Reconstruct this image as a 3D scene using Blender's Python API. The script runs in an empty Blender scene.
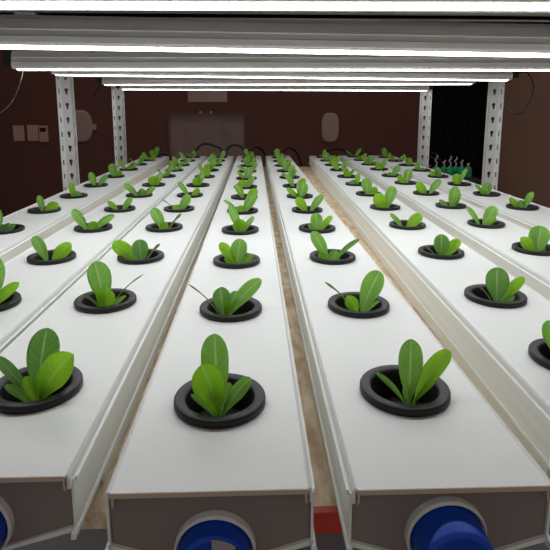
import bpy, bmesh, math, random
from mathutils import Vector, Matrix
random.seed(7)
sc = bpy.context.scene
C = sc.collection
PI = math.pi
ZT = 0.95                      # height of the channel tops above the floor
HC = 0.1912                    # camera height above the channel tops
YAW = math.radians(2.0); PITCH = math.radians(9.7)
CAM = Vector((0, 0, ZT + HC))

# ------------------------------------------------------------ helpers
fw = Vector((math.sin(YAW)*math.cos(PITCH), math.cos(YAW)*math.cos(PITCH), -math.sin(PITCH)))
rt = Vector((math.cos(YAW), -math.sin(YAW), 0))
up = rt.cross(fw)
def ray(x, y):
    return fw + rt*((x-272)/514.0) - up*((y-201)/514.0)
def onY(x, y, Y):
    v = ray(x, y); return CAM + v*(Y/v.y)
def onX(x, y, X):
    v = ray(x, y); return CAM + v*(X/v.x)

def thing(name, label, cat, loc=(0, 0, 0), rotz=0, group=None):
    o = bpy.data.objects.new(name, None); C.objects.link(o)
    o.empty_display_size = 0.02
    o.location = loc; o.rotation_euler = (0, 0, rotz)
    o['label'] = label; o['category'] = cat
    if group: o['group'] = group
    return o
def tag(o, label, cat, group=None):
    o['label'] = label; o['category'] = cat
    if group: o['group'] = group
    return o
def obj(name, bm, m, parent=None, smooth=False, loc=None):
    bmesh.ops.recalc_face_normals(bm, faces=bm.faces)
    me = bpy.data.meshes.new(name); bm.to_mesh(me); bm.free()
    if smooth:
        for p in me.polygons: p.use_smooth = True
    for mm in (m if isinstance(m, (list, tuple)) else [m]): me.materials.append(mm)
    o = bpy.data.objects.new(name, me); C.objects.link(o)
    if parent: o.parent = parent
    if loc is not None: o.location = loc
    return o
def struct(name, bm, m, parent=None):
    o = obj(name, bm, m, parent); o['kind'] = 'structure'; return o
def box(bm, x0, x1, y0, y1, z0, z1, mat=None, bevel=0):
    vs = bmesh.ops.create_cube(bm, size=1)['verts']
    for v in vs:
        v.co = Vector(((x0+x1)/2+v.co.x*(x1-x0), (y0+y1)/2+v.co.y*(y1-y0), (z0+z1)/2+v.co.z*(z1-z0)))
    if mat is not None:
        for v in vs: v.co = mat @ v.co
    if bevel:
        es = list({e for v in vs for e in v.link_edges})
        bmesh.ops.bevel(bm, geom=es, offset=bevel, segments=2, affect='EDGES', profile=.7)
def BM(): return bmesh.new()
def lathe(bm, prof, n=40, axis='z', closed=False, cap=(False, False), M=None):
    rings = []
    for r, z in prof:
        ring = []
        for i in range(n):
            a = 2*PI*i/n
            co = Vector((r*math.cos(a), r*math.sin(a), z))
            if axis == 'y': co = Vector((r*math.cos(a), z, r*math.sin(a)))
            if M is not None: co = M @ co
            ring.append(bm.verts.new(co))
        rings.append(ring)
    pairs = list(zip(rings[:-1], rings[1:]))
    if closed: pairs.append((rings[-1], rings[0]))
    for a, b in pairs:
        for i in range(n):
            bm.faces.new((a[i], a[(i+1) % n], b[(i+1) % n], b[i]))
    if cap[0]: bm.faces.new(rings[0])
    if cap[1]: bm.faces.new(rings[-1])
def smooth_path(pts, n=10):
    pts = [Vector(p) for p in pts]; out = []
    for i in range(len(pts)-1):
        p0 = pts[max(i-1, 0)]; p1 = pts[i]; p2 = pts[i+1]; p3 = pts[min(i+2, len(pts)-1)]
        for k in range(n):
            t = k/n
            out.append(.5*((2*p1)+(p2-p0)*t+(2*p0-5*p1+4*p2-p3)*t*t+(3*p1-p0-3*p2+p3)*t**3))
    out.append(pts[-1]); return out
def tube(bm, path, r, n=10, caps=True):
    prev = None; rings = []
    ref = Vector((0, 0, 1))
    for i, p in enumerate(path):
        t = (path[min(i+1, len(path)-1)] - path[max(i-1, 0)]).normalized()
        if prev is None:
            s = t.cross(ref)
            if s.length < 1e-3: s = t.cross(Vector((1, 0, 0)))
            s.normalize()
        else:
            s = (prev - t*prev.dot(t)).normalized()
        prev = s; q = t.cross(s)
        rr = r[i] if isinstance(r, list) else r
        rings.append([bm.verts.new(p + (s*math.cos(2*PI*k/n)+q*math.sin(2*PI*k/n))*rr) for k in range(n)])
    for a, b in zip(rings[:-1], rings[1:]):
        for k in range(n): bm.faces.new((a[k], a[(k+1) % n], b[(k+1) % n], b[k]))
    if caps: bm.faces.new(rings[0]); bm.faces.new(rings[-1])
def lab(o, text): o['label'] = text; return o

# ------------------------------------------------------------ materials
def srgb(r, g, b):
    f = lambda c: (c/255/12.92) if c/255 <= .04045 else ((c/255+.055)/1.055)**2.4
    return (f(r), f(g), f(b), 1)
def mat(name, col, rough=.5, metal=0, noise=0, nscale=20, bump=0, bscale=80, spec=.5, stretch=None, col2=None):
    m = bpy.data.materials.new(name); m.use_nodes = True
    nt = m.node_tree; b = nt.nodes['Principled BSDF']
    b.inputs['Base Color'].default_value = col; b.inputs['Roughness'].default_value = rough
    b.inputs['Metallic'].default_value = metal; b.inputs['Specular IOR Level'].default_value = spec
    tc = nt.nodes.new('ShaderNodeTexCoord'); mp = nt.nodes.new('ShaderNodeMapping')
    nt.links.new(tc.outputs['Object'], mp.inputs['Vector'])
    if stretch: mp.inputs['Scale'].default_value = stretch
    if noise or col2:
        n = nt.nodes.new('ShaderNodeTexNoise'); n.inputs['Scale'].default_value = nscale; n.inputs['Detail'].default_value = 5
        nt.links.new(mp.outputs['Vector'], n.inputs['Vector'])
        r = nt.nodes.new('ShaderNodeValToRGB')
        r.color_ramp.elements[0].position = .35; r.color_ramp.elements[1].position = .65
        c2 = col2 if col2 else tuple(c*(1-noise) for c in col[:3])+(1,)
        r.color_ramp.elements[0].color = c2; r.color_ramp.elements[1].color = col
        nt.links.new(n.outputs['Fac'], r.inputs['Fac']); nt.links.new(r.outputs['Color'], b.inputs['Base Color'])
    if bump:
        n2 = nt.nodes.new('ShaderNodeTexNoise'); n2.inputs['Scale'].default_value = bscale; n2.inputs['Detail'].default_value = 4
        nt.links.new(mp.outputs['Vector'], n2.inputs['Vector'])
        bp = nt.nodes.new('ShaderNodeBump'); bp.inputs['Strength'].default_value = bump; bp.inputs['Distance'].default_value = .002
        nt.links.new(n2.outputs['Fac'], bp.inputs['Height']); nt.links.new(bp.outputs['Normal'], b.inputs['Normal'])
    return m
M = {}
M['pvc'] = mat('white_channel_plastic', (.775, .78, .77, 1), .42, noise=.03, nscale=6, bump=.03, bscale=30, spec=.4)
M['pvc_body'] = mat('white_trough_plastic', (.86, .87, .83, 1), .35, noise=.08, nscale=5, stretch=(25, 1, 25), spec=.4)
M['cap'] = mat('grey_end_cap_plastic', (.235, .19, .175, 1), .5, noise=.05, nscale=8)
M['cutedge'] = mat('sawn_plastic_edge', (.55, .43, .33, 1), .6)
M['black'] = mat('black_pot_plastic', (.011, .011, .012, 1), .42, noise=.2, nscale=40, spec=.32)
M['medium'] = mat('dark_growing_medium', (.045, .02, .015, 1), .9, col2=(.010, .007, .006, 1), nscale=120, bump=.8, bscale=200)
M['osb'] = mat('osb_board', (.93, .78, .58, 1), .7, col2=(.60, .42, .24, 1), nscale=110, stretch=(1.0, .35, 1), bump=.3, bscale=60)
M['metal'] = mat('white_lamp_housing', (.90, .88, .85, 1), .38, metal=.0, noise=.12, nscale=3, stretch=(1, 60, 60))
M['rack'] = mat('light_grey_rack_steel', (.74, .74, .73, 1), .4, noise=.12, nscale=14)
M['deck'] = mat('grey_shelf_steel', (.72, .66, .62, 1), .5, noise=.25, nscale=3, stretch=(.4, 40, 1))
M['lampcap'] = mat('black_lamp_end', (.006, .006, .006, 1), .5)
M['rubber'] = mat('black_hose_rubber', (.006, .006, .007, 1), .35)
M['cable'] = mat('grey_cable_sheath', (.045, .042, .04, 1), .6)
M['blue'] = mat('blue_plug_plastic', (.006, .07, .52, 1), .42, spec=.35)
M['paper'] = mat('white_label_paper', (.70, .66, .66, 1), .6)
M['ink'] = mat('dark_label_ink', (.03, .02, .02, 1), .7)
M['maroon'] = mat('dark_maroon_plug_side', (.07, .02, .02, 1), .5)
M['red'] = mat('red_painted_strip', (.62, .045, .02, 1), .45, noise=.2, nscale=30)
M['wall'] = mat('dark_maroon_wall_paint', (.20, .078, .060, 1), .75, noise=.12, nscale=1.2)
M['wallr'] = mat('brown_wall_paint', (.58, .35, .25, 1), .75, noise=.1, nscale=1.5)
M['wallred'] = mat('red_brown_wall_panel_paint', (.15, .05, .036, 1), .7, noise=.12, nscale=2)
M['dark'] = mat('near_black_opening', (.016, .012, .011, 1), .9)  # darkness of the opening on the right, put into the colour
M['floor'] = mat('dark_grey_floor', (.42, .44, .47, 1), .55, noise=.15, nscale=5)
M['ceil'] = mat('dark_ceiling_paint', (.10, .08, .07, 1), .8, noise=.1, nscale=3)
M['film'] = mat('grey_brown_film_sheet', (.80, .58, .51, 1), .35, noise=.12, nscale=6)
M['plate'] = mat('pinkish_wall_plate', (.85, .50, .44, 1), .5, noise=.05, nscale=20)
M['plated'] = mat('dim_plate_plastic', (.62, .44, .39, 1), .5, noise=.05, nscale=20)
M['green'] = mat('green_bottle_plastic', (.015, .60, .28, 1), .2, spec=.7, noise=.3, nscale=50)
M['pale'] = mat('pale_spout_plastic', (.9, .86, .88, 1), .25)
M['table'] = mat('dark_table_top', (.04, .03, .026, 1), .6, noise=.2, nscale=10)

def lamp_mat():
    m = bpy.data.materials.new('lamp_tube_glow'); m.use_nodes = True
    nt = m.node_tree; b = nt.nodes['Principled BSDF']
    b.inputs['Base Color'].default_value = (.8, .8, .8, 1)
    b.inputs['Emission Color'].default_value = (.975, 1, 1, 1)
    b.inputs['Emission Strength'].default_value = 12.5
    return m
M['glow'] = lamp_mat()

def leaf_mat(name, c1, c2, vein, rough=.38, trans=.35):
    m = bpy.data.materials.new(name); m.use_nodes = True
    nt = m.node_tree; N = nt.nodes; L = nt.links
    b = N['Principled BSDF']; out = N['Material Output']
    b.inputs['Roughness'].default_value = rough; b.inputs['Specular IOR Level'].default_value = .4
    uv = N.new('ShaderNodeUVMap'); uv.uv_map = 'UVMap'
    sp = N.new('ShaderNodeSeparateXYZ'); L.new(uv.outputs['UV'], sp.inputs['Vector'])
    def mth(op, a, bb=None, clamp=False):
        n = N.new('ShaderNodeMath'); n.operation = op; n.use_clamp = clamp
        for i, v in enumerate((a, bb)):
            if v is None: continue
            if isinstance(v, (int, float)): n.inputs[i].default_value = v
            else: L.new(v, n.inputs[i])
        return n.outputs[0]
    s = mth('ABSOLUTE', mth('SUBTRACT', sp.outputs['X'], .5))
    mid = mth('SUBTRACT', 1, mth('DIVIDE', s, .055), True)
    fr = mth('FRACT', mth('SUBTRACT', mth('MULTIPLY', sp.outputs['Y'], 9), mth('MULTIPLY', s, 4)))
    side = mth('SUBTRACT', 1, mth('DIVIDE', mth('ABSOLUTE', mth('SUBTRACT', fr, .5)), .13), True)
    vv = mth('MAXIMUM', mid, mth('MULTIPLY', side, .28))
    tc = N.new('ShaderNodeTexCoord')
    nz = N.new('ShaderNodeTexNoise'); nz.inputs['Scale'].default_value = 90; nz.inputs['Detail'].default_value = 3
    L.new(tc.outputs['Object'], nz.inputs['Vector'])
    rp = N.new('ShaderNodeValToRGB'); rp.color_ramp.elements[0].position = .3; rp.color_ramp.elements[1].position = .7
    rp.color_ramp.elements[0].color = c1; rp.color_ramp.elements[1].color = c2
    L.new(nz.outputs['Fac'], rp.inputs['Fac'])
    mx = N.new('ShaderNodeMix'); mx.data_type = 'RGBA'
    L.new(vv, mx.inputs[0]); L.new(rp.outputs['Color'], mx.inputs[6]); mx.inputs[7].default_value = vein
    L.new(mx.outputs[2], b.inputs['Base Color'])
    bp = N.new('ShaderNodeBump'); bp.inputs['Strength'].default_value = .25; bp.inputs['Distance'].default_value = .0003
    L.new(vv, bp.inputs['Height'])
    L.new(bp.outputs['Normal'], b.inputs['Normal'])
    tr = N.new('ShaderNodeBsdfTranslucent'); L.new(mx.outputs[2], tr.inputs['Color'])
    ms = N.new('ShaderNodeMixShader'); ms.inputs[0].default_value = trans
    L.new(b.outputs['BSDF'], ms.inputs[1]); L.new(tr.outputs['BSDF'], ms.inputs[2])
    L.new(ms.outputs['Shader'], out.inputs['Surface'])
    return m
M['leaf'] = leaf_mat('fresh_green_leaf', (.34, .64, .13, 1), (.42, .72, .17, 1), (.72, .85, .48, 1))
M['leafy'] = leaf_mat('yellow_green_leaf', (.42, .74, .05, 1), (.50, .80, .07, 1), (.60, .82, .25, 1), .45, .45)
M['leafd'] = leaf_mat('bluish_green_leaf', (.26, .52, .13, 1), (.34, .61, .18, 1), (.65, .78, .45, 1), .3, .25)
M['stalk'] = leaf_mat('dull_olive_stalk', (.34, .40, .17, 1), (.42, .46, .24, 1), (.45, .46, .28, 1), .5, .1)

# ------------------------------------------------------------ room
bm = BM(); box(bm, -2.2, 2.6, -1.2, 4.32, -.1, 0); struct('floor', bm, M['floor'])
bm = BM(); box(bm, -2.2, 2.6, 4.2, 4.32, 0, 2.5); struct('wall_back', bm, M['wall'])
bm = BM(); box(bm, -2.2, -2.08, -1.2, 4.2, 0, 2.5); struct('wall_left', bm, M['wallred'])
bm = BM(); box(bm, 1.93, 2.05, -1.2, 4.2, 0, 2.5); struct('wall_right', bm, M['wallr'])

# things on the back wall
def wallbox(name, x0, y0, x1, y1, m, label, cat, th=.012, bev=.004, grp=None):
    a = onY(x0, y1, 4.2); b = onY(x1, y0, 4.2)
    bm = BM(); box(bm, a.x, b.x, 4.2-th, 4.2, a.z, b.z, bevel=bev)
    return tag(obj(name, bm, m), label, cat, grp)
wallbox('wall_switch_plate', 14.5, 125.5, 24, 141, M['plate'], 'pinkish blank wall plate, leftmost of the two plates on the back wall', 'wall plate')
wallbox('wall_switch_plate', 28.5, 125, 38, 141, M['plate'], 'pinkish wall plate between the other plate and the remote', 'wall plate')
a = onY(40.5, 142, 4.2); b = onY(48, 125.5, 4.2)
rc = thing('remote_control', 'small pinkish remote control hung on the back wall beside the plates', 'remote control', ((a.x+b.x)/2, 4.2, (a.z+b.z)/2))
w = (b.x-a.x)/2; h = (b.z-a.z)/2
bm = BM(); box(bm, -w, w, -.022, 0, -h, h, bevel=.006); obj('remote_body', bm, M['plate'], rc)
bm = BM(); box(bm, -w*.7, w*.7, -.026, -.0222, h*.25, h*.75, bevel=.001); lab(obj('remote_screen', bm, M['ink'], rc), 'dark screen')
bm = BM()
for i in range(3):
    for j in range(2): box(bm, -w*.5+j*w*.6, -w*.1+j*w*.6, -.025, -.0222, -h*.75+i*h*.25, -h*.6+i*h*.25)
obj('button_pad', bm, M['film'], rc)
# rounded half-disc box on the left
def round_plate(name, x0, y0, x1, y1, m, label, cat, sq=2.6, flatleft=False):
    a = onY(x0, y1, 4.2); b = onY(x1, y0, 4.2)
    cx, cz = (a.x+b.x)/2, (a.z+b.z)/2; w = (b.x-a.x)/2; h = (b.z-a.z)/2
    bm = BM(); rings = []
    for th, k in ((0, 1), (-.02, 1), (-.03, .9), (-.031, .5)):
        ring = []
        for i in range(36):
            t = 2*PI*i/36; c, s = math.cos(t), math.sin(t)
            x = w*math.copysign(abs(c)**(2/sq), c); z = h*math.copysign(abs(s)**(2/sq), s)
            if flatleft and x < 0: x *= .55
            ring.append(bm.verts.new((cx+x*k, 4.2+th, cz+z*k)))
        rings.append(ring)
    for p, q in zip(rings[:-1], rings[1:]):
        for i in range(36): bm.faces.new((p[i], p[(i+1) % 36], q[(i+1) % 36], q[i]))
    bm.faces.new(rings[-1]); bm.faces.new(rings[0])
    return tag(obj(name, bm, m, smooth=False), label, cat)
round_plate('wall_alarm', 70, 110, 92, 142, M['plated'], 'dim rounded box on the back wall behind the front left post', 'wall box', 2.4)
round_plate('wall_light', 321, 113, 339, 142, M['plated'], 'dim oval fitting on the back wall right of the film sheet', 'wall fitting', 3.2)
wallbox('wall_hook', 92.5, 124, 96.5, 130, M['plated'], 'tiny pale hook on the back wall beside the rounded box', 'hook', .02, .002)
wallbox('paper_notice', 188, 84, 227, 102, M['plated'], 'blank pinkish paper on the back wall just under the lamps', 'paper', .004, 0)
# transparent film sheet with clips
a = onY(168, 168, 4.1); b = onY(245, 113, 4.1)
fs = thing('plastic_sheet', 'large dim plastic sheet hanging on the back wall behind the channels', 'sheet', (0, 0, 0))
bm = BM(); n = 20; vs = []
for i in range(n+1):
    row = []
    for j in range(9):
        u = i/n; v = j/8
        row.append(bm.verts.new((a.x+(b.x-a.x)*u, 4.185+.006*math.sin(u*17+v*3)*math.sin(v*5+u*6), a.z-.25+(b.z-a.z+.25)*v)))
    vs.append(row)
for i in range(n):
    for j in range(8): bm.faces.new((vs[i][j], vs[i+1][j], vs[i+1][j+1], vs[i][j+1]))
bmesh.ops.solidify(bm, geom=bm.faces[:], thickness=.002)
obj('film', bm, M['film'], fs, smooth=True)
for fx in (.42, .56):
    x = a.x+(b.x-a.x)*fx
    bm = BM(); box(bm, x-.008, x+.008, 4.165, 4.2, b.z-.006, b.z+.014, bevel=.003); obj('clip', bm, M['plate'], fs)
# left red-brown panel and dark curtain on the right, a near-black sheet standing in for an unlit opening
a = onY(432, 88, 4.15); b = onY(499, 88, 4.15)
bm = BM(); n = 26; rows = []
for i in range(n+1):
    x = a.x+(b.x-a.x)*i/n
    rows.append([bm.verts.new((x, 4.14+.022*math.sin(i*1.3), z)) for z in (.05, 1.0, 2.2)])
for i in range(n):
    for j in range(2): bm.faces.new((rows[i][j], rows[i+1][j], rows[i+1][j+1], rows[i][j+1]))
bmesh.ops.solidify(bm, geom=bm.faces[:], thickness=.004)
tag(obj('dark_opening_sheet', bm, M['dark'], smooth=True), 'near-black sheet standing in for a dark opening in the back wall between the right posts', 'doorway')

# ------------------------------------------------------------ shelving rack
PYS = (.46, 1.42, 2.0)
def post_mesh(bm, cx, cy, z0, z1):
    # open channel section: a web with keyholes, two flanges flaring forward with slits
    pitch = .038; n = int((z1-z0)/pitch)
    wb = .0125; fl = .014
    def panel(p0, p1, kind):
        # p0,p1 : xy of panel edges
        p0 = Vector(p0+(0,)); p1 = Vector(p1+(0,)); wdt = (p1-p0).length; u = (p1-p0).normalized()
        for k in range(n):
            zb = z0+k*pitch
            outer = [(0, 0), (wdt, 0), (wdt, pitch), (0, pitch)]
            c = wdt/2; hz = pitch*.55
            if kind == 'key':
                inner = []
                for i in range(11):
                    t = math.radians(-50+i*28); inner.append((c+.0052*math.cos(t), hz+.003+.0052*math.sin(t)))
                inner += [(c-.0024, hz-.009), (c+.0024, hz-.009)]
            else:
                inner = [(c-.0016, hz-.007), (c+.0016, hz-.007), (c+.0016, hz+.007), (c-.0016, hz+.007)]
            def mk(q): return bm.verts.new((cx+p0.x+u.x*q[0], cy+p0.y+u.y*q[0], zb+q[1]))
            es = []
            for lp in (outer, inner):
                vs = [mk(q) for q in lp]
                for i in range(len(vs)): es.append(bm.edges.new((vs[i], vs[(i+1) % len(vs)])))
            bmesh.ops.triangle_fill(bm, edges=es, use_beauty=True)
    panel((-wb, 0), (wb, 0), 'key')
    panel((-wb-fl*.68, -fl*.65), (-wb, 0), 'slit')
    panel((wb, 0), (wb+fl*.68, -fl*.65), 'slit')
    bmesh.ops.remove_doubles(bm, verts=bm.verts, dist=.0002)
    bmesh.ops.solidify(bm, geom=bm.faces[:], thickness=.0015)
    return bm
rack = thing('shelving_rack', 'light grey slotted steel shelving rack holding the white channels and lamps', 'rack', (0.08, 1.2, 0))
rinv = Matrix.Translation((-.08, -1.2, 0))
DZ = ZT+HC+.0965     # underside of the upper shelf
for X, Ys in ((-.500, PYS), (.662, PYS)):
    for Y in Ys:
        if Y == 2.0 and X < 0: X = -.511
        bm = BM(); post_mesh(bm, X, Y, 0.0, DZ+.45); bm.transform(rinv)
        p = obj('post', bm, M['rack'], rack)
BT = ZT-.0525       # top of the board
bm = BM()
for z in (BT-.012, DZ+.04):
    pass
for Y in (.50, 1.46, 2.04):
    for z1 in (BT-.0125, DZ+.0):
        z0 = z1-.035 if z1 < ZT else z1+.002
        if z1 > ZT: z1 = z0+.035
        bm = BM(); box(bm, -.525, .68, Y, Y+.03, z0, z1, bevel=.002); bm.transform(rinv); obj('beam', bm, M['rack'], rack)
for X in (-.525, .65):
    bm = BM(); box(bm, X, X+.03, .532, 1.458, BT-.0475, BT-.0125, bevel=.002); bm.transform(rinv); obj('side_rail', bm, M['rack'], rack)
    bm = BM(); box(bm, X, X+.03, 1.492, 2.038, BT-.0475, BT-.0125, bevel=.002); bm.transform(rinv); obj('side_rail', bm, M['rack'], rack)
# upper shelf deck: ribbed steel sheet
bm = BM(); prof = []
y = .16
while y < 2.25:
    prof += [(y, 0), (y+.03, 0), (y+.034, .006), (y+.044, .006)]; y += .048
vs = [[bm.verts.new((x, py, DZ+.037+pz)) for py, pz in prof] for x in (-.48, .635)]
for i in range(len(prof)-1): bm.faces.new((vs[0][i], vs[1][i], vs[1][i+1], vs[0][i+1]))
bmesh.ops.solidify(bm, geom=bm.faces[:], thickness=.0015)
bm.transform(rinv); lab(obj('upper_shelf', bm, M['deck'], rack), 'ribbed grey steel upper shelf')

# lower board
bm = BM(); box(bm, -.474, .635, .285, 2.36, BT-.012, BT, bevel=.0008)
tag(obj('chipboard_shelf', bm, M['osb']), 'tan chipboard sheet lying under the white channels', 'board')
bm = BM(); box(bm, -.004, .062, .279, .2849, BT-.014, BT+.0005, bevel=.001)
tag(obj('red_edge_strip', bm, M['red']), 'short red strip on the front edge of the chipboard between two channels', 'strip')

# ------------------------------------------------------------ growing channels
CH = dict(A=(-.3975, -.0170, .24, 'leftmost'),
          B=(-.2705, .0014, .24, 'second from left'),
          C=(-.1538, .0030, .2500, 'third from left'),
          D=(-.0240, .0008, .236, 'fourth from left'),
          E=(.1025, .0020, .234, 'fifth from left'),
          F=(.2370, .0290, .238, 'sixth from left'),
          G=(.3755, .0300, .24, 'seventh from left'),
          H=(.5250, .0215, .24, 'rightmost'))
YEND = 2.335; PS = .1735
POTS = dict(A=(.836, 9), B=(.508, 11), C=(.338, 12), D=(.318, 12), E=(.325, 12), F=(.366, 12), G=(.520, 11), H=(.848, 9))
POTY = dict(A=[.842, 1.014, 1.192, 1.371, 1.567, 1.763, 1.934], B=[.505, .671, .850, 1.022, 1.198, 1.373, 1.562, 1.732, 1.905],
            C=[.338, .506, .670, .849, 1.019, 1.193, 1.363, 1.550], D=[.318, .481, .647, .826, .994, 1.161, 1.327, 1.505, 1.690, 1.870],
            E=[.326, .486, .660, .833, .998, 1.170, 1.338, 1.524], F=[.368, .506, .678, .852, 1.023, 1.199, 1.370, 1.538, 1.722, 1.890],
            G=[.691, .858, 1.034, 1.205, 1.390, 1.556, 1.739, 1.910, 2.090], H=[1.014, 1.186, 1.360, 1.533, 1.702, 1.876])
def pot_ys(k):
    l = list(POTY[k])
    while l[-1]+.175 < 2.29: l.append(l[-1]+.175)
    return l
def make_lid(L, holes):
    bm = BM(); W = .0500; R = .0262; hc = .031
    def strip(y0, y1):
        ps = [(-W, y0), (W, y0), (W, y1), (-W, y1)]
        bm.faces.new([bm.verts.new((a, b, 0)) for a, b in ps])
    y = 0
    ca = math.atan2(hc, W)
    angs = sorted([ca, PI-ca, PI+ca, 2*PI-ca] + [2*PI*i/44 for i in range(44)])
    for h in holes:
        if h-hc > y+1e-5: strip(y, h-hc)
        inn = []; out = []
        for t in angs:
            c, s = math.cos(t), math.sin(t)
            inn.append(bm.verts.new((R*c, h+R*s, 0)))
            k = min(W/abs(c) if abs(c) > 1e-9 else 1e9, hc/abs(s) if abs(s) > 1e-9 else 1e9)
            out.append(bm.verts.new((k*c, h+k*s, 0)))
        for i in range(len(angs)):
            j = (i+1) % len(angs); bm.faces.new((inn[i], inn[j], out[j], out[i]))
        y = h+hc
    strip(y, L)
    lip = [(.0500, 0), (.0509, -.0004), (.0515, -.0014), (.0517, -.003), (.0517, -.008)]
    for sgn in (-1, 1):
        for (x0, z0), (x1, z1) in zip(lip[:-1], lip[1:]):
            bm.faces.new([bm.verts.new((sgn*x0, 0, z0)), bm.verts.new((sgn*x1, 0, z1)), bm.verts.new((sgn*x1, L, z1)), bm.verts.new((sgn*x0, L, z0))])
    bmesh.ops.remove_doubles(bm, verts=bm.verts, dist=.00005)
    bmesh.ops.recalc_face_normals(bm, faces=bm.faces)
    if sum(f.normal.z for f in bm.faces) < 0:
        bmesh.ops.reverse_faces(bm, faces=bm.faces)
    bmesh.ops.solidify(bm, geom=bm.faces[:], thickness=.0016)
    return bm
def prism(bm, poly, y0, y1):
    a = [bm.verts.new((x, y0, z)) for x, z in poly]; b = [bm.verts.new((x, y1, z)) for x, z in poly]
    n = len(poly)
    for i in range(n): bm.faces.new((a[i], a[(i+1) % n], b[(i+1) % n], b[i]))
    bm.faces.new(a); bm.faces.new(b)
def make_trough(L):
    bm = BM()
    for s in (-1, 1):
        prism(bm, [(s*.0527, -.0045), (s*.0541, -.0045), (s*.0541, -.0335), (s*.0527, -.0335)], .003, L-.001)   # wall
        prism(bm, [(s*.0541, -.0045), (s*.0552, -.0052), (s*.0552, -.0072), (s*.0541, -.0080)], .006, L-.003)   # bead at top
        prism(bm, [(s*.0527, -.0335), (s*.0552, -.0335), (s*.0557, -.0350), (s*.0552, -.0372), (s*.0524, -.0372)], -.002, L-.001)  # foot flange
        prism(bm, [(s*.0527, -.0335), (s*.0527, -.0365), (0, -.0520), (0, -.0500)], .003, L-.001)                # sloping bottom
        prism(bm, [(s*.0490, -.0372), (s*.0524, -.0372), (s*.0524, -.0515), (s*.0508, -.0515)], .06, L-.06)      # ribs down to the board
    return bm
PLUGS = dict(C=(-.002, -.0305, .018), D=(.0020, -.0370, .010), E=(-.0020, -.0305, .017), B=None)
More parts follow.
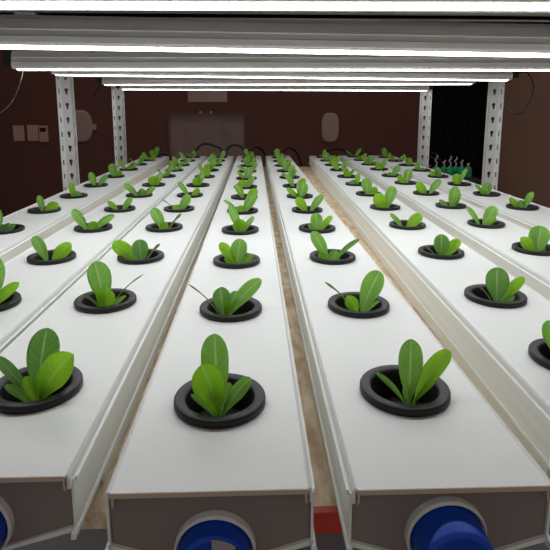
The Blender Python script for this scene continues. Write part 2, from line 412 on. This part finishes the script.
for k, (X0, sl, Yf, ordn) in CH.items():
    L = YEND-Yf
    descr = dict(A='white growing channel at the far left beyond a step down', B='white growing channel second from the left, close beside the third',
                 C='white growing channel third from the left with its front end at lower left',
                 D='white growing channel in the middle, left of the tan board gap', E='white growing channel right of the narrow tan gap with blue plug in full view',
                 F='white growing channel sixth from the left, running to the right frame edge', G='white growing channel second from the right',
                 H='rightmost white growing channel beside the right post')[k]
    ang = math.atan(sl)
    ch = thing('growing_channel', descr, 'growing channel', (X0+sl*Yf, Yf, ZT), -ang, 'white growing channels on the board')
    ys = pot_ys(k)
    lid = obj('lid', make_lid(L, [(y-Yf)/math.cos(ang) for y in ys]), M['pvc'], ch)
    tr = obj('trough', make_trough(L), M['pvc_body'], ch)
    # front end cap with a round opening rim
    bm = BM(); prism(bm, [(-.0523, -.0105), (.0523, -.0105), (.0523, -.034), (0, -.0495), (-.0523, -.034)], .005, .0075)
    prism(bm, [(-.0505, -.0020), (.0505, -.0020), (.0525, -.0105), (-.0525, -.0105)], .005, .0075)
    cp = obj('end_cap', bm, M['cap'], ch); lab(cp, 'shaded grey front end plate')
    bm = BM(); prism(bm, [(-.0525, -.0020), (.0525, -.0020), (.0525, -.034), (0, -.0495), (-.0525, -.034)], L-.0075, L-.005); obj('end_cap', bm, M['cap'], ch)
    bm = BM(); prism(bm, [(-.0500, -.00005), (.0500, -.00005), (.0512, -.0010), (.0512, -.0028), (-.0512, -.0028), (-.0512, -.0010)], -.0006, -.0001)
    for s in (-1, 1): prism(bm, [(s*.0505, -.0017), (s*.0490, -.0017), (s*.0495, -.0085), (s*.0505, -.0095)], .0003, .005)
    lab(obj('cut_edge', bm, M['cutedge'], ch), 'brownish sawn front edge of the lid')
    pl = (-.0, -.0305, .018)
    if k in PLUGS and PLUGS[k]: pl = PLUGS[k]
    px, pz, ext = pl
    R = .0188
    T = Matrix.Translation((px, 0, pz))
    bm = BM(); lathe(bm, [(R+.0008, .005), (R+.0028, .005), (R+.0028, .001), (R+.0018, -.0005), (R+.0008, .001)], 48, 'y', closed=True, M=T)
    lab(obj('port_collar', bm, M['pvc_body'], ch, smooth=False), 'white ring around the drain opening')
    bm = BM(); lathe(bm, [(R, .0045), (R, -ext+.002), (R-.0006, -ext+.0006), (R-.002, -ext), (R-.004, -ext+.0006), (R-.0045, -ext+.002), (.0001, -ext+.0025)], 48, 'y', M=T)
    pg = lab(obj('drain_plug', bm, M['blue'], ch, smooth=True), 'blue round drain plug')
    if k == 'D':
        # white sticker wrapped over the upper right of the plug, dark side beyond it
        def patch(a0, a1, r, y0, y1):
            bm = BM(); n = 12; v = []
            for i in range(n+1):
                t = math.radians(a0+(a1-a0)*i/n)
                v.append([bm.verts.new((px+r*math.cos(t), yy, pz+r*math.sin(t))) for yy in (y0, y1)])
            for i in range(n): bm.faces.new((v[i][0], v[i+1][0], v[i+1][1], v[i][1]))
            bmesh.ops.solidify(bm, geom=bm.faces[:], thickness=.0002)
            return bm
        fy = -ext-.0002
        bm = BM()
        def fpoly(pts, y, bm):
            f = bm.faces.new([bm.verts.new((px+x, y, pz+z)) for x, z in pts]); return f
        arc = lambda a0, a1, r, n=10: [(r*math.cos(math.radians(a0+(a1-a0)*i/n)), r*math.sin(math.radians(a0+(a1-a0)*i/n))) for i in range(n+1)]
        f = fpoly(arc(92, 50, R-.0012)+arc(-50, -92, R-.0012), fy, bm); bmesh.ops.solidify(bm, geom=[f], thickness=.0002)
        st = lab(obj('label_sticker', bm, M['paper'], pg), 'white paper sticker on the plug face')
        bm = BM()
        glyphs = ['101111101', '111100101', '110101011']
        for gi, (gx, gz) in enumerate(((.0035, .0095), (.0058, .0085), (.0080, .0070))):
            for q, ch_ in enumerate(glyphs[gi]):
                if ch_ == '1':
                    cx_, cz_ = gx+(q % 3)*.00055, gz-(q//3)*.0007
                    box(bm, px+cx_, px+cx_+.0005, fy-.0006, fy-.0003, pz+cz_, pz+cz_+.0006)
        # the sticker's marks
        obj('sticker_print', bm, M['ink'], pg)
        bm = BM(); f = fpoly(arc(50, -50, R-.0012), fy, bm); bmesh.ops.solidify(bm, geom=[f], thickness=.0002)
        lab(obj('plug_face_mark', bm, M['maroon'], pg), 'dark maroon side of the plug face')

# ------------------------------------------------------------ seedlings
def pot_bm():
    bm = BM()
    lathe(bm, [(.0298, .0001), (.0305, .0008), (.0305, .0042), (.0300, .0052), (.0290, .0055), (.0242, .0052), (.0233, .0048), (.0223, .0030),
               (.0205, -.014), (.0185, -.034), (.0001, -.0345), (.0001, -.0360), (.0198, -.0356), (.0222, -.012), (.0240, -.0010), (.0250, .0001)], 44, closed=True)
    return bm
bm = pot_bm(); bmesh.ops.recalc_face_normals(bm, faces=bm.faces)
POT = bpy.data.meshes.new('net_pot'); bm.to_mesh(POT); bm.free(); POT.materials.append(M['black'])
for p in POT.polygons: p.use_smooth = True
bm = BM(); n = 26; rr = random.Random(3)
rings = []
for i in range(9):
    r = .0202*i/8
    rings.append([bm.verts.new((max(r, .00005)*math.cos(2*PI*j/n), max(r, .00005)*math.sin(2*PI*j/n), -.0155+rr.uniform(-.0018, .0022)*(1 if i < 8 else 0))) for j in range(n)])
for a, b in zip(rings[:-1], rings[1:]):
    for j in range(n): bm.faces.new((a[j], a[(j+1) % n], b[(j+1) % n], b[j]))
bmesh.ops.recalc_face_normals(bm, faces=bm.faces)
MED = bpy.data.meshes.new('growing_medium'); bm.to_mesh(MED); bm.free(); MED.materials.append(M['medium'])

def leaf_bm(base, tip, width, view, bend, twist, rnd, stalk=False, fold=.18, broad=.5):
    """obovate blade on a short petiole, base -> tip, roughly facing `view`"""
    bm = BM(); base = Vector(base); tip = Vector(tip)
    L = (tip-base).length
    ctrl = base.lerp(tip, .5) + Vector(bend)*L
    NL, NW = (16, 8) if not stalk else (14, 4)
    uvl = bm.loops.layers.uv.new('UVMap')
    grid = []
    ph = rnd.uniform(0, 6)
    for i in range(NL+1):
        t = i/NL
        t = 1-(1-t)**1.5 if not stalk else t
        p = base*(1-t)**2 + ctrl*2*t*(1-t) + tip*t*t
        T = ((ctrl-base)*2*(1-t) + (tip-ctrl)*2*t).normalized()
        S = T.cross(view)
        if S.length < 1e-4: S = Vector((1, 0, 0))
        S.normalize(); S = Matrix.Rotation(twist, 3, T) @ S
        N = S.cross(T)
        if stalk:
            hw = width/2*(.9-.35*t)*(1 if t < .75 else 1+.9*math.sin((t-.75)/.25*PI))
            if i == NL: hw *= .3
        else:
            pet = min(.16, .0022/max(width/2, 1e-4)*.5+.08)
            t0 = .17
            if t <= t0: g = pet
            else:
                q = (t-t0)/(1-t0)
                # rise slowly, widest at ~.66, round tip
                pk = .64
                if q < pk: g = pet+(1-pet)*(math.sin(q/pk*PI/2)**(1.35+broad))
                else: g = math.sqrt(max(0, 1-((q-pk)/(1-pk))**2.3))
            hw = width/2*1.03*max(g, .04)
        row = []
        for j in range(NW+1):
            s = -1+2*j/NW
            rip = .035*width*math.sin(t*15+ph+s*2.0)*abs(s)**2 if not stalk else 0
            off = N*((abs(s)**1.5)*fold*hw*1.1 + rip)
            row.append(bm.verts.new(p + S*(s*hw) + off))
        grid.append(row)
    for i in range(NL):
        for j in range(NW):
            f = bm.faces.new((grid[i][j], grid[i+1][j], grid[i+1][j+1], grid[i][j+1]))
            for lp, (a, b) in zip(f.loops, ((i, j), (i+1, j), (i+1, j+1), (i, j+1))):
                lp[uvl].uv = (b/NW, a/NL)
    bmesh.ops.solidify(bm, geom=bm.faces[:], thickness=.0005 if not stalk else .0011)
    return bm

# each plant : ring centre, ring width, root point, leaves (tip x, tip y, width, depth lean mm, material)   [all in one sketch unit per plant]
S_ = 's'
PL = {
 ('D', 0): ((275, 372), 500, (270, 465), [(250, 32, 150, 9, 'l'), (180, 212, 175, -7, 'y'), (448, 278, 78, 4, 'l'), (118, 425, 34, -3, 'l'), (330, 300, 70, 6, 'l')], 'tallest leaf upright behind a round yellow-green one'),
 ('E', 0): ((280, 340), 500, (312, 412), [(308, 76, 132, 6, 'l'), (532, 152, 100, 0, 'y'), (112, 262, 32, 4, 'l'), (452, 345, 26, -2, 'l'), (282, 332, 50, -5, 'l')], 'two tall leaves spread in a narrow V'),
 ('C', 0): ((205, 392), 460, (190, 470), [(285, 96, 155, 9, 'd'), (405, 250, 150, -6, 'y'), (3, 250, 62, 2, 'd'), (42, 462, 44, -6, 'l'), (150, 355, 55, -3, 'y'), (312, 368, 44, 2, 'd')], 'dark round leaf behind a bright folded one'),
 ('C', 1): ((253, 325), 350, (250, 362), [(200, 103, 130, 3, 'l'), (262, 262, 105, -9, 'y'), (482, 182, 9, 2, 's'), (122, 298, 22, 2, 's'), (372, 316, 26, -2, 'l')], 'thin bare stalk bending out to the right'),
 ('D', 1): ((278, 428), 340, (245, 458), [(446, 284, 78, 0, 'l'), (222, 325, 95, -4, 'd'), (48, 305, 9, -2, 's'), (312, 345, 62, 5, 'l'), (270, 400, 40, -6, 'y')], 'long leaf right and thin stalk left'),
 ('D', 2): ((318, 166), 258, (322, 187), [(338, 52, 88, 3, 'l'), (226, 78, 58, -2, 'y'), (412, 145, 42, -3, 'l'), (252, 163, 30, -3, 'l')], 'pale rounded upright leaf'),
 ('E', 1): ((315, 400), 340, (322, 432), [(432, 225, 112, 3, 'l'), (120, 282, 13, 2, 's'), (252, 362, 72, -5, 'y'), (432, 424, 22, -4, 'l')], 'one large leaf leaning right over a bare stalk'),
 ('E', 2): ((177, 150), 255, (165, 172), [(58, 14, 66, 2, 'l'), (326, 60, 28, 2, 'd'), (200, 126, 64, -6, 'l'), (95, 140, 42, -3, 'y')], 'tall leaf leaning left and a thin one right'),
 ('F', 1): ((233, 433), 350, (245, 468), [(232, 270, 128, 3, 'd'), (402, 338, 62, -3, 'y'), (122, 378, 13, 2, 's'), (352, 450, 42, -6, 'l')], 'round dark leaf and pointed bright leaf'),
 ('F', 2): ((410, 430), 300, (410, 452), [(408, 316, 100, 3, 'd'), (537, 360, 72, -3, 'y'), (300, 400, 14, 1, 's')], 'round leaf behind a broad bright leaf to the right'),
 ('F', 3): ((198, 245), 260, (180, 258), [(68, 168, 36, 1, 'l'), (302, 182, 80, -3, 'y')], 'broad bright leaf lying right'),
 ('F', 4): ((60, 125), 175, (60, 135), [(105, 5, 62, 2, 'l'), (5, 50, 74, -3, 'y')], 'two broad leaves held together upright'),
 ('G', 0): ((455, 190), 250, (462, 200), [(478, 62, 108, 3, 'l'), (362, 135, 62, -3, 'y'), (510, 185, 34, -2, 'l')], 'large round leaf at the right frame edge'),
 ('G', 1): ((383, 376), 268, (355, 385), [(223, 252, 40, 2, 'l'), (448, 252, 88, 2, 'l'), (462, 345, 32, -3, 'y')], 'thin leaf left and pale round leaf right'),
 ('G', 2): ((147, 250), 215, (150, 262), [(178, 112, 76, 3, 'l'), (58, 218, 36, -2, 'l'), (212, 168, 42, 3, 'y')], 'tall bright upright leaf'),
 ('H', 0): ((450, 305), 132, (450, 306), [(492, 242, 30, 2, 'l'), (388, 270, 26, 2, 'y'), (440, 278, 32, -3, 'l')], 'leaves fanned low at the right frame edge'),
 ('H', 1): ((398, 170), 195, (395, 178), [(402, 90, 70, 3, 'l'), (305, 102, 26, 2, 'l'), (368, 138, 24, -2, 'y')], 'pale round leaf before the right post'),
 ('H', 2): ((210, 103), 170, (195, 108), [(185, 28, 66, -1, 'y'), (262, -12, 34, 3, 'l')], 'bright round leaf and thin pale upright leaf'),
 ('B', 1): ((353, 230), 345, (335, 245), [(226, 80, 82, 2, 'l'), (505, 140, 100, -3, 'y')], 'pale leaf left and bright broad leaf right'),
 ('B', 0): ((-10, 512), 315, (-15, 535), [(25, 258, 150, 1, 'l'), (158, 422, 54, -3, 'y')], 'large leaf at the left frame edge with a pointed one'),
 ('B', 2): ((162, 338), 275, (130, 350), [(14, 205, 70, 2, 'l'), (325, 252, 54, 0, 'l'), (190, 305, 80, -5, 'y')], 'two pale leaves spread wide'),
 ('B', 3): ((348, 204), 222, (350, 218), [(262, 158, 38, 0, 'y'), (442, 128, 44, 1, 'l')], 'two short narrow leaves'),
 ('B', 4): ((178, 303), 127, (185, 308), [(105, 253, 30, 1, 'l'), (192, 275, 36, -3, 'd'), (258, 268, 26, 1, 'l')], 'leaf leaning left over a small round one'),
 ('B', 5): ((246, 255), 110, (250, 258), [(240, 215, 45, -3, 'y'), (285, 200, 30, 3, 'l')], 'bright round leaf in front'),
 ('A', 0): ((45, 452), 150, (15, 462), [(2, 362, 62, 2, 'l'), (92, 438, 24, 1, 'd'), (70, 432, 20, -1, 'd')], 'large leaf cut by the left frame edge'),
 ('A', 1): ((205, 370), 158, (200, 374), [(180, 298, 34, 2, 'l'), (274, 338, 54, -3, 'y')], 'small upright leaf and round bright leaf'),
 ('A', 2): ((335, 303), 135, (335, 308), [(322, 238, 32, 2, 'y'), (370, 290, 48, -3, 'l')], 'tall thin leaf before the left post'),
 ('A', 3): ((438, 255), 115, (435, 258), [(412, 192, 34, 2, 'l'), (500, 208, 26, 1, 'l')], 'two pale leaves in a V'),
 ('A', 4): ((525, 213), 105, (525, 220), [(513, 148, 42, 2, 'l'), (562, 188, 28, 1, 'y')], 'round upright leaf'),
 ('C', 2): ((434, 328), 146, (435, 333), [(346, 290, 46, 0, 'y'), (430, 277, 50, 2, 'd'), (497, 292, 9, 2, 's')], 'bright leaf left and round dark leaf'),
 ('C', 3): ((172, 402), 260, (180, 410), [(92, 272, 76, 2, 'l'), (298, 310, 20, 2, 's'), (160, 372, 64, -5, 'y')], 'pale oval leaf left, thin stalk right'),
 ('C', 4): ((264, 272), 220, (265, 280), [(342, 175, 66, 2, 'l'), (143, 212, 9, 1, 's'), (232, 252, 54, -4, 'y')], 'leaf leaning right, thin stalk left'),
 ('C', 5): ((343, 180), 185, (345, 192), [(263, 92, 38, 2, 'l'), (412, 142, 44, -2, 'y')], 'narrow leaf left and broad leaf right'),
 ('C', 6): ((405, 108), 162, (402, 115), [(398, 55, 70, -3, 'y'), (442, 18, 46, 3, 'l')], 'round bright leaf before an upright one'),
 ('D', 3): ((214, 353), 262, (215, 368), [(142, 180, 62, 3, 'l'), (210, 284, 98, -6, 'y'), (312, 266, 38, 2, 'l')], 'broad bright front leaf between two others'),
 ('D', 4): ((232, 218), 215, (225, 225), [(318, 106, 70, 2, 'l'), (102, 150, 24, 2, 'l'), (215, 188, 56, -4, 'y')], 'tall leaf leaning right'),
 ('D', 5): ((232, 120), 165, (238, 128), [(182, 42, 44, 3, 'l'), (315, 82, 54, -2, 'y')], 'leaf leaning left over a bright low one'),
 ('D', 6): ((245, 50), 165, (240, 56), [(212, 8, 64, -2, 'y'), (308, -16, 42, 3, 'l')], 'round bright leaf and a thin one'),
 ('E', 3): ((248, 342), 258, (250, 355), [(240, 240, 86, 2, 'l'), (354, 265, 44, 1, 'y'), (188, 322, 32, -3, 'l')], 'round pale leaf and pointed leaf'),
 ('E', 4): ((192, 217), 215, (200, 224), [(116, 136, 66, 0, 'y'), (303, 117, 52, 2, 'l')], 'two leaves spread in a V'),
 ('E', 5): ((140, 115), 182, (142, 120), [(168, 24, 80, 2, 'l'), (50, 68, 36, 0, 'y')], 'large rounded leaf leaning right'),
}
ORD = ['nearest', 'second', 'third', 'fourth', 'fifth', 'sixth', 'seventh', 'eighth', 'ninth', 'tenth', 'eleventh', 'twelfth']
CHN = dict(A='the leftmost channel', B='the second channel from left', C='the third channel from left', D='the fourth channel from left',
           E='the fifth channel from left', F='the sixth channel from left', G='the second channel from right', H='the rightmost channel')
keys = [k for k in PL if k[1] >= 2]
PW = .061
mm = {'l': 'leaf', 'y': 'leafy', 'd': 'leafd', 's': 'stalk'}
for k, (X0, sl, Yf, ordn) in CH.items():
    ys = pot_ys(k)
    for i, Y in enumerate(ys):
        rnd = random.Random(hash_ := (ord(k)*100+i))
        X = X0+sl*Y
        hand = (k, i) in PL
        if hand: ctr, W, root, leaves, txt = PL[(k, i)]; flip = 1; js = 1
        else:
            ctr, W, root, leaves, _ = PL[keys[rnd.randrange(len(keys))]]; txt = None; flip = rnd.choice((-1, 1)); js = rnd.uniform(.9, 1.12)
        if i == 0: place = 'nearest in ' + CHN[k]
        elif i == len(ys)-1: place = 'farthest in ' + CHN[k]
        else: place = ORD[i] + ' from the front in ' + CHN[k]
        if txt: lb = 'seedling, ' + txt + ', ' + place
        else: lb = 'small green seedling in black pot, ' + place
        ws = lb.split()
        if len(ws) > 16:
            lb = txt + ', ' + place
            ws = lb.split()
        if len(ws) > 16: lb = 'seedling ' + place
        t = thing('potted_seedling', lb, 'potted seedling', (X, Y, ZT), 0, 'lettuce seedlings in black net pots')
        po = bpy.data.objects.new('net_pot', POT); C.objects.link(po); po.parent = t; po.rotation_euler = (0, 0, rnd.uniform(0, 6))
        md = bpy.data.objects.new('growing_medium', MED); C.objects.link(md); md.parent = t; md.rotation_euler = (0, 0, rnd.uniform(0, 6))
        dep = math.atan2(HC, Y); cd, sd = math.cos(dep), math.sin(dep)
        az = math.atan2(X, Y)
        view = (CAM-Vector((X, Y, ZT))).normalized()
        rx = Vector((math.cos(az*.0), 0, 0)); 
        def loc(px_, py_, yd):
            ox = (px_-ctr[0])/W*PW*flip*js; oy = -(py_-ctr[1])/W*PW*js
            z = (oy*.95 - yd*sd)/cd
            # distance skew so that things off to the side still stand upright
            return Vector((ox + yd*math.tan(az)*1.0, yd, .005+z))
        b0 = loc(root[0], root[1], 0)
        b0.z = -.0150; b0.y = 0
        rad = math.hypot(b0.x, b0.y)
        if rad > .012: b0.x *= .012/rad
        for (lx, ly, lw, yd, kind) in leaves:
            yd = yd*.001*1.4
            tp = loc(lx, ly, yd)
            if not hand:
                tp.x += rnd.uniform(-.003, .003); tp.y += rnd.uniform(-.006, .006); tp.z += rnd.uniform(-.003, .003)
            # keep every tip above the rim it leans over
            if math.hypot(tp.x, tp.y) > .019 and tp.z < .0085: tp.z = .0085
            tp.z = max(tp.z, -.004)
            wd = lw/W*PW*js
            out = (tp-b0); hor = Vector((out.x, out.y, 0))
            stalk = kind == 's'
            lean = hor.length/max(out.length, 1e-5)
            bend = Vector((-out.x, -out.y, 0))/max(out.length, 1e-5)*.18 + Vector((0, 0, .13*lean+.02))
            bb = b0 + Vector((rnd.uniform(-.0012, .0012), rnd.uniform(-.0012, .0012), 0))
            bmL = leaf_bm(bb, tp, wd, view, bend, rnd.uniform(-.2, .2), rnd, stalk, fold=rnd.uniform(.18, .42), broad=rnd.uniform(-.35, .15))
            lf = obj('stalk' if stalk else 'leaf', bmL, M[mm[kind]], t, smooth=True)
            if stalk: lf['label'] = 'thin bare stalk'

# ------------------------------------------------------------ grow lamps
FB = ZT+HC+.0848
def lamp(Yc, xl, xr, tilt, label, gw, wid=.040, dz=0.0):
    L = xr-xl
    t = thing('grow_lamp', label, 'lamp', ((xl+xr)/2, Yc, FB+dz), tilt, 'strip lamps under the upper shelf')
    h = L/2; w2 = wid/2
    bm = BM()
    # extruded housing along x : section in y-z (front side ribbed)
    fr = [(-w2, .0), (-w2-.003, .004), (-w2-.003, .012), (-w2-.0015, .0135), (-w2+.0005, .020), (-w2-.001, .0215), (-w2+.004, .034), (-w2+.008, .040)]
    bk = [(-y, z) for y, z in reversed(fr)]
    poly = fr+bk
    a = [bm.verts.new((-h, y, z)) for y, z in poly]; b = [bm.verts.new((h, y, z)) for y, z in poly]
    n = len(poly)
    for i in range(n): bm.faces.new((a[i], a[(i+1) % n], b[(i+1) % n], b[i]))
    bm.faces.new(a); bm.faces.new(b)
    lab(obj('housing', bm, M['metal'], t), 'grey ribbed lamp housing')
    bm = BM(); g = gw/2; prof = [(-g, -.0002), (-g*.9, -.0010), (-g*.45, -.0017), (0, -.0019), (g*.45, -.0017), (g*.9, -.0010), (g, -.0002)]
    a = [bm.verts.new((-h+.004, y, z)) for y, z in prof]; b = [bm.verts.new((h-.004, y, z)) for y, z in prof]
    n = len(prof)
    for i in range(n): bm.faces.new((a[i], a[(i+1) % n], b[(i+1) % n], b[i]))
    bm.faces.new(a); bm.faces.new(b)
    lab(obj('lamp_tube', bm, M['glow'], t), 'glowing white strip')
    for s in (-1, 1):
        bm = BM(); x0, x1 = sorted((s*(h+.0002), s*(h+.016))); box(bm, x0, x1, -w2-.001, w2+.001, .004, .036, bevel=.002)
        lab(obj('end_fitting', bm, M['lampcap'], t), 'black end fitting')
    for xx in (-.38, .38):
        bm = BM(); box(bm, xx-.01, xx+.01, -.009, .009, .0402, DZ+.0365-(FB+dz)); box(bm, xx-.014, xx+.014, -.012, .012, .0402, .044, bevel=.001)
        obj('hanger', bm, M['rack'], t)
    return t
lm = [(.432, -.50, .65, -.0045, 'nearest strip lamp, a broad glowing bar along the top frame edge', .024),
      (.740, -.50, .65, .0110, 'second strip lamp from the front, glowing bar across the whole width', .040),
      (1.045, -.460, .665, -.002, 'third strip lamp from the front, its black left end in view', .020),
      (1.273, -.472, .624, .0095, 'fourth strip lamp, its black right end beside the right front post', .020),
      (1.575, -.442, .662, -.004, 'fifth strip lamp, thin bright line ending left of the right front post', .020),
      (1.950, -.485, .650, .003, 'farthest strip lamp above the back posts', .020)]
for Yc, xl, xr, roll, lb, gw in lm:
    t = lamp(Yc, xl, xr, 0, lb, gw); t.rotation_euler = (0, roll, 0)

# ------------------------------------------------------------ hoses and cables
def hose(name, pts, r, m, label, cat, grp=None):
    bm = BM(); tube(bm, smooth_path(pts, 8), r, 10)
    return tag(obj(name, bm, m, smooth=True), label, cat, grp)
g = 'black feed hoses at the far ends of the channels'
def hz(lst, Y=2.40):
    q = [onY(x, y, Y+dy) for x, y, dy in lst]
    return [Vector((q[0].x, 2.3365, ZT-.02)), Vector((q[0].x, 2.375, ZT-.02))] + q + [Vector((q[-1].x, q[-1].y+.01, .5)), Vector((q[-1].x, q[-1].y+.02, .012))]
hose('feed_hose', hz([(150, 162, .0), (160, 154, .03), (170, 157, .05), (177, 175, .05)]), .0055, M['rubber'], 'black feed hose arching low behind the second channel', 'hose', g)
hose('feed_hose', hz([(192, 158, .0), (197, 149, .02), (204, 144, .05), (215, 146, .06), (223, 152, .05), (226, 172, .05)]), .0055, M['rubber'], 'black feed hose arching in front of the sheet, left of centre', 'hose', g)
hose('feed_hose', hz([(226, 154, -.03), (228, 148, -.02), (235, 145, -.01), (243, 149, -.01), (247, 165, -.01)]), .0055, M['rubber'], 'short black feed hose arching behind the middle channel', 'hose', g)
hose('feed_hose', hz([(250, 152, .0), (256, 147, .02), (263, 151, .05), (267, 162, .05), (268, 176, .05)]), .0055, M['rubber'], 'black feed hose dropping into the gap beside the middle channel', 'hose', g)
hose('feed_hose', hz([(283, 152, .0), (289, 148, .02), (297, 153, .05), (301, 165, .05), (302, 178, .05)]), .0055, M['rubber'], 'black feed hose dropping right of the fifth channel', 'hose', g)
hose('feed_hose', hz([(326, 153, .0), (333, 149, .02), (343, 150, .05), (352, 158, .05), (354, 172, .05)]), .0055, M['rubber'], 'black feed hose curling behind the sixth channel', 'hose', g)
hose('thin_wire', hz([(356, 158, 0), (360, 149, .02), (372, 145, .04), (385, 147, .05), (392, 156, .05), (393, 170, .05)]), .0018, M['cable'], 'thin grey wire looping behind the right channels', 'wire')
hose('thin_wire', hz([(428, 156, .1), (434, 153, .12), (440, 158, .15), (442, 175, .15)]), .0018, M['cable'], 'thin grey wire looping above the green bottles', 'wire')
hose('lamp_cable', [onY(23, 71, 1.06), onY(21, 80, 1.05), onY(14, 98, 1.04), onY(4, 110, 1.02), onY(-14, 120, 1.0)], .0011, M['cable'], 'thin grey cable hanging from the third lamp at the left edge', 'cable')
hose('lamp_cable', [onY(103, 81, 1.605), onY(99, 88, 1.61), onY(95, 95, 1.62), onY(93, 99, 1.62)], .0028, M['rubber'], 'short black cable hanging from the fifth lamp', 'cable')
hose('lamp_cable', [onY(513, 76, 1.27), onY(526, 72, 1.27), onY(533, 85, 1.28), onY(530, 100, 1.29), onY(521, 112, 1.30), onY(512, 113, 1.31), onY(506, 104, 1.33)], .0020, M['rubber'], 'black cable looping beside the front right post', 'cable')

# ------------------------------------------------------------ side table with green bottles
tb = thing('side_table', 'dark side table behind the right channels', 'table', (1.02, 2.75, 0))
TZ = 0.80
bm = BM(); box(bm, -.17, .17, -.18, .18, TZ-.03, TZ, bevel=.003); obj('table_top', bm, M['table'], tb)
for sx in (-1, 1):
    for sy in (-1, 1):
        bm = BM(); box(bm, sx*.14-.018, sx*.14+.018, sy*.15-.018, sy*.15+.018, 0, TZ-.03, bevel=.002); obj('leg', bm, M['table'], tb)
names = ['leftmost', 'second from left', 'third from left', 'fourth from left', 'fifth from left', 'rightmost']
for i, (bx, sy, ey) in enumerate(((436, 155, 2.66), (444, 160, 2.74), (450, 156, 2.66), (455.5, 157, 2.74), (461.5, 160, 2.66), (468, 163, 2.70))):
    q = onY(bx, 168, ey)
    t = thing('green_bottle', names[i]+' green bottle with a pale twisted spout behind the right channels', 'bottle', (q.x, ey, TZ), 0, 'green bottles on the side table')
    hb = q.z-TZ+.01
    bm = BM(); lathe(bm, [(.0001, 0), (.019, 0), (.0205, .004), (.0205, hb*.3), (.0195, hb*.34), (.0205, hb*.38), (.0205, hb*.72), (.017, hb*.86), (.009, hb*.95), (.008, hb), (.0001, hb)], 20)
    obj('bottle_body', bm, M['green'], t, smooth=True)
    tp = onY(bx, sy, ey); ht = tp.z-TZ
    bm = BM(); pts = [(0, 0, hb), (.003, 0, hb+(ht-hb)*.3), (-.006, 0, hb+(ht-hb)*.55), (.005, 0, hb+(ht-hb)*.8), (.001+.003*(i % 2), 0, ht)]
    tube(bm, smooth_path(pts, 6), .0032, 8); lab(obj('spout', bm, M['pale'], t, smooth=True), 'pale twisted spout')

# ------------------------------------------------------------ light, world, camera
w = bpy.data.worlds.new('World'); sc.world = w; w.use_nodes = True
w.node_tree.nodes['Background'].inputs['Color'].default_value = (1, .93, .88, 1)
w.node_tree.nodes['Background'].inputs['Strength'].default_value = .26
cam = bpy.data.cameras.new('Camera'); co = bpy.data.objects.new('Camera', cam); C.objects.link(co)
cam.sensor_fit = 'HORIZONTAL'; cam.sensor_width = 36; cam.lens = 514/550*36
cam.shift_y = -74/550; cam.shift_x = 3/550
cam.clip_start = .01
co.location = CAM; co.rotation_euler = (PI/2-PITCH, 0, -YAW)
sc.camera = co
sc.view_settings.view_transform = 'Standard'; sc.view_settings.look = 'None'
sc.view_settings.gamma = 1; sc.view_settings.use_curve_mapping = False
sc.view_settings.exposure = 0
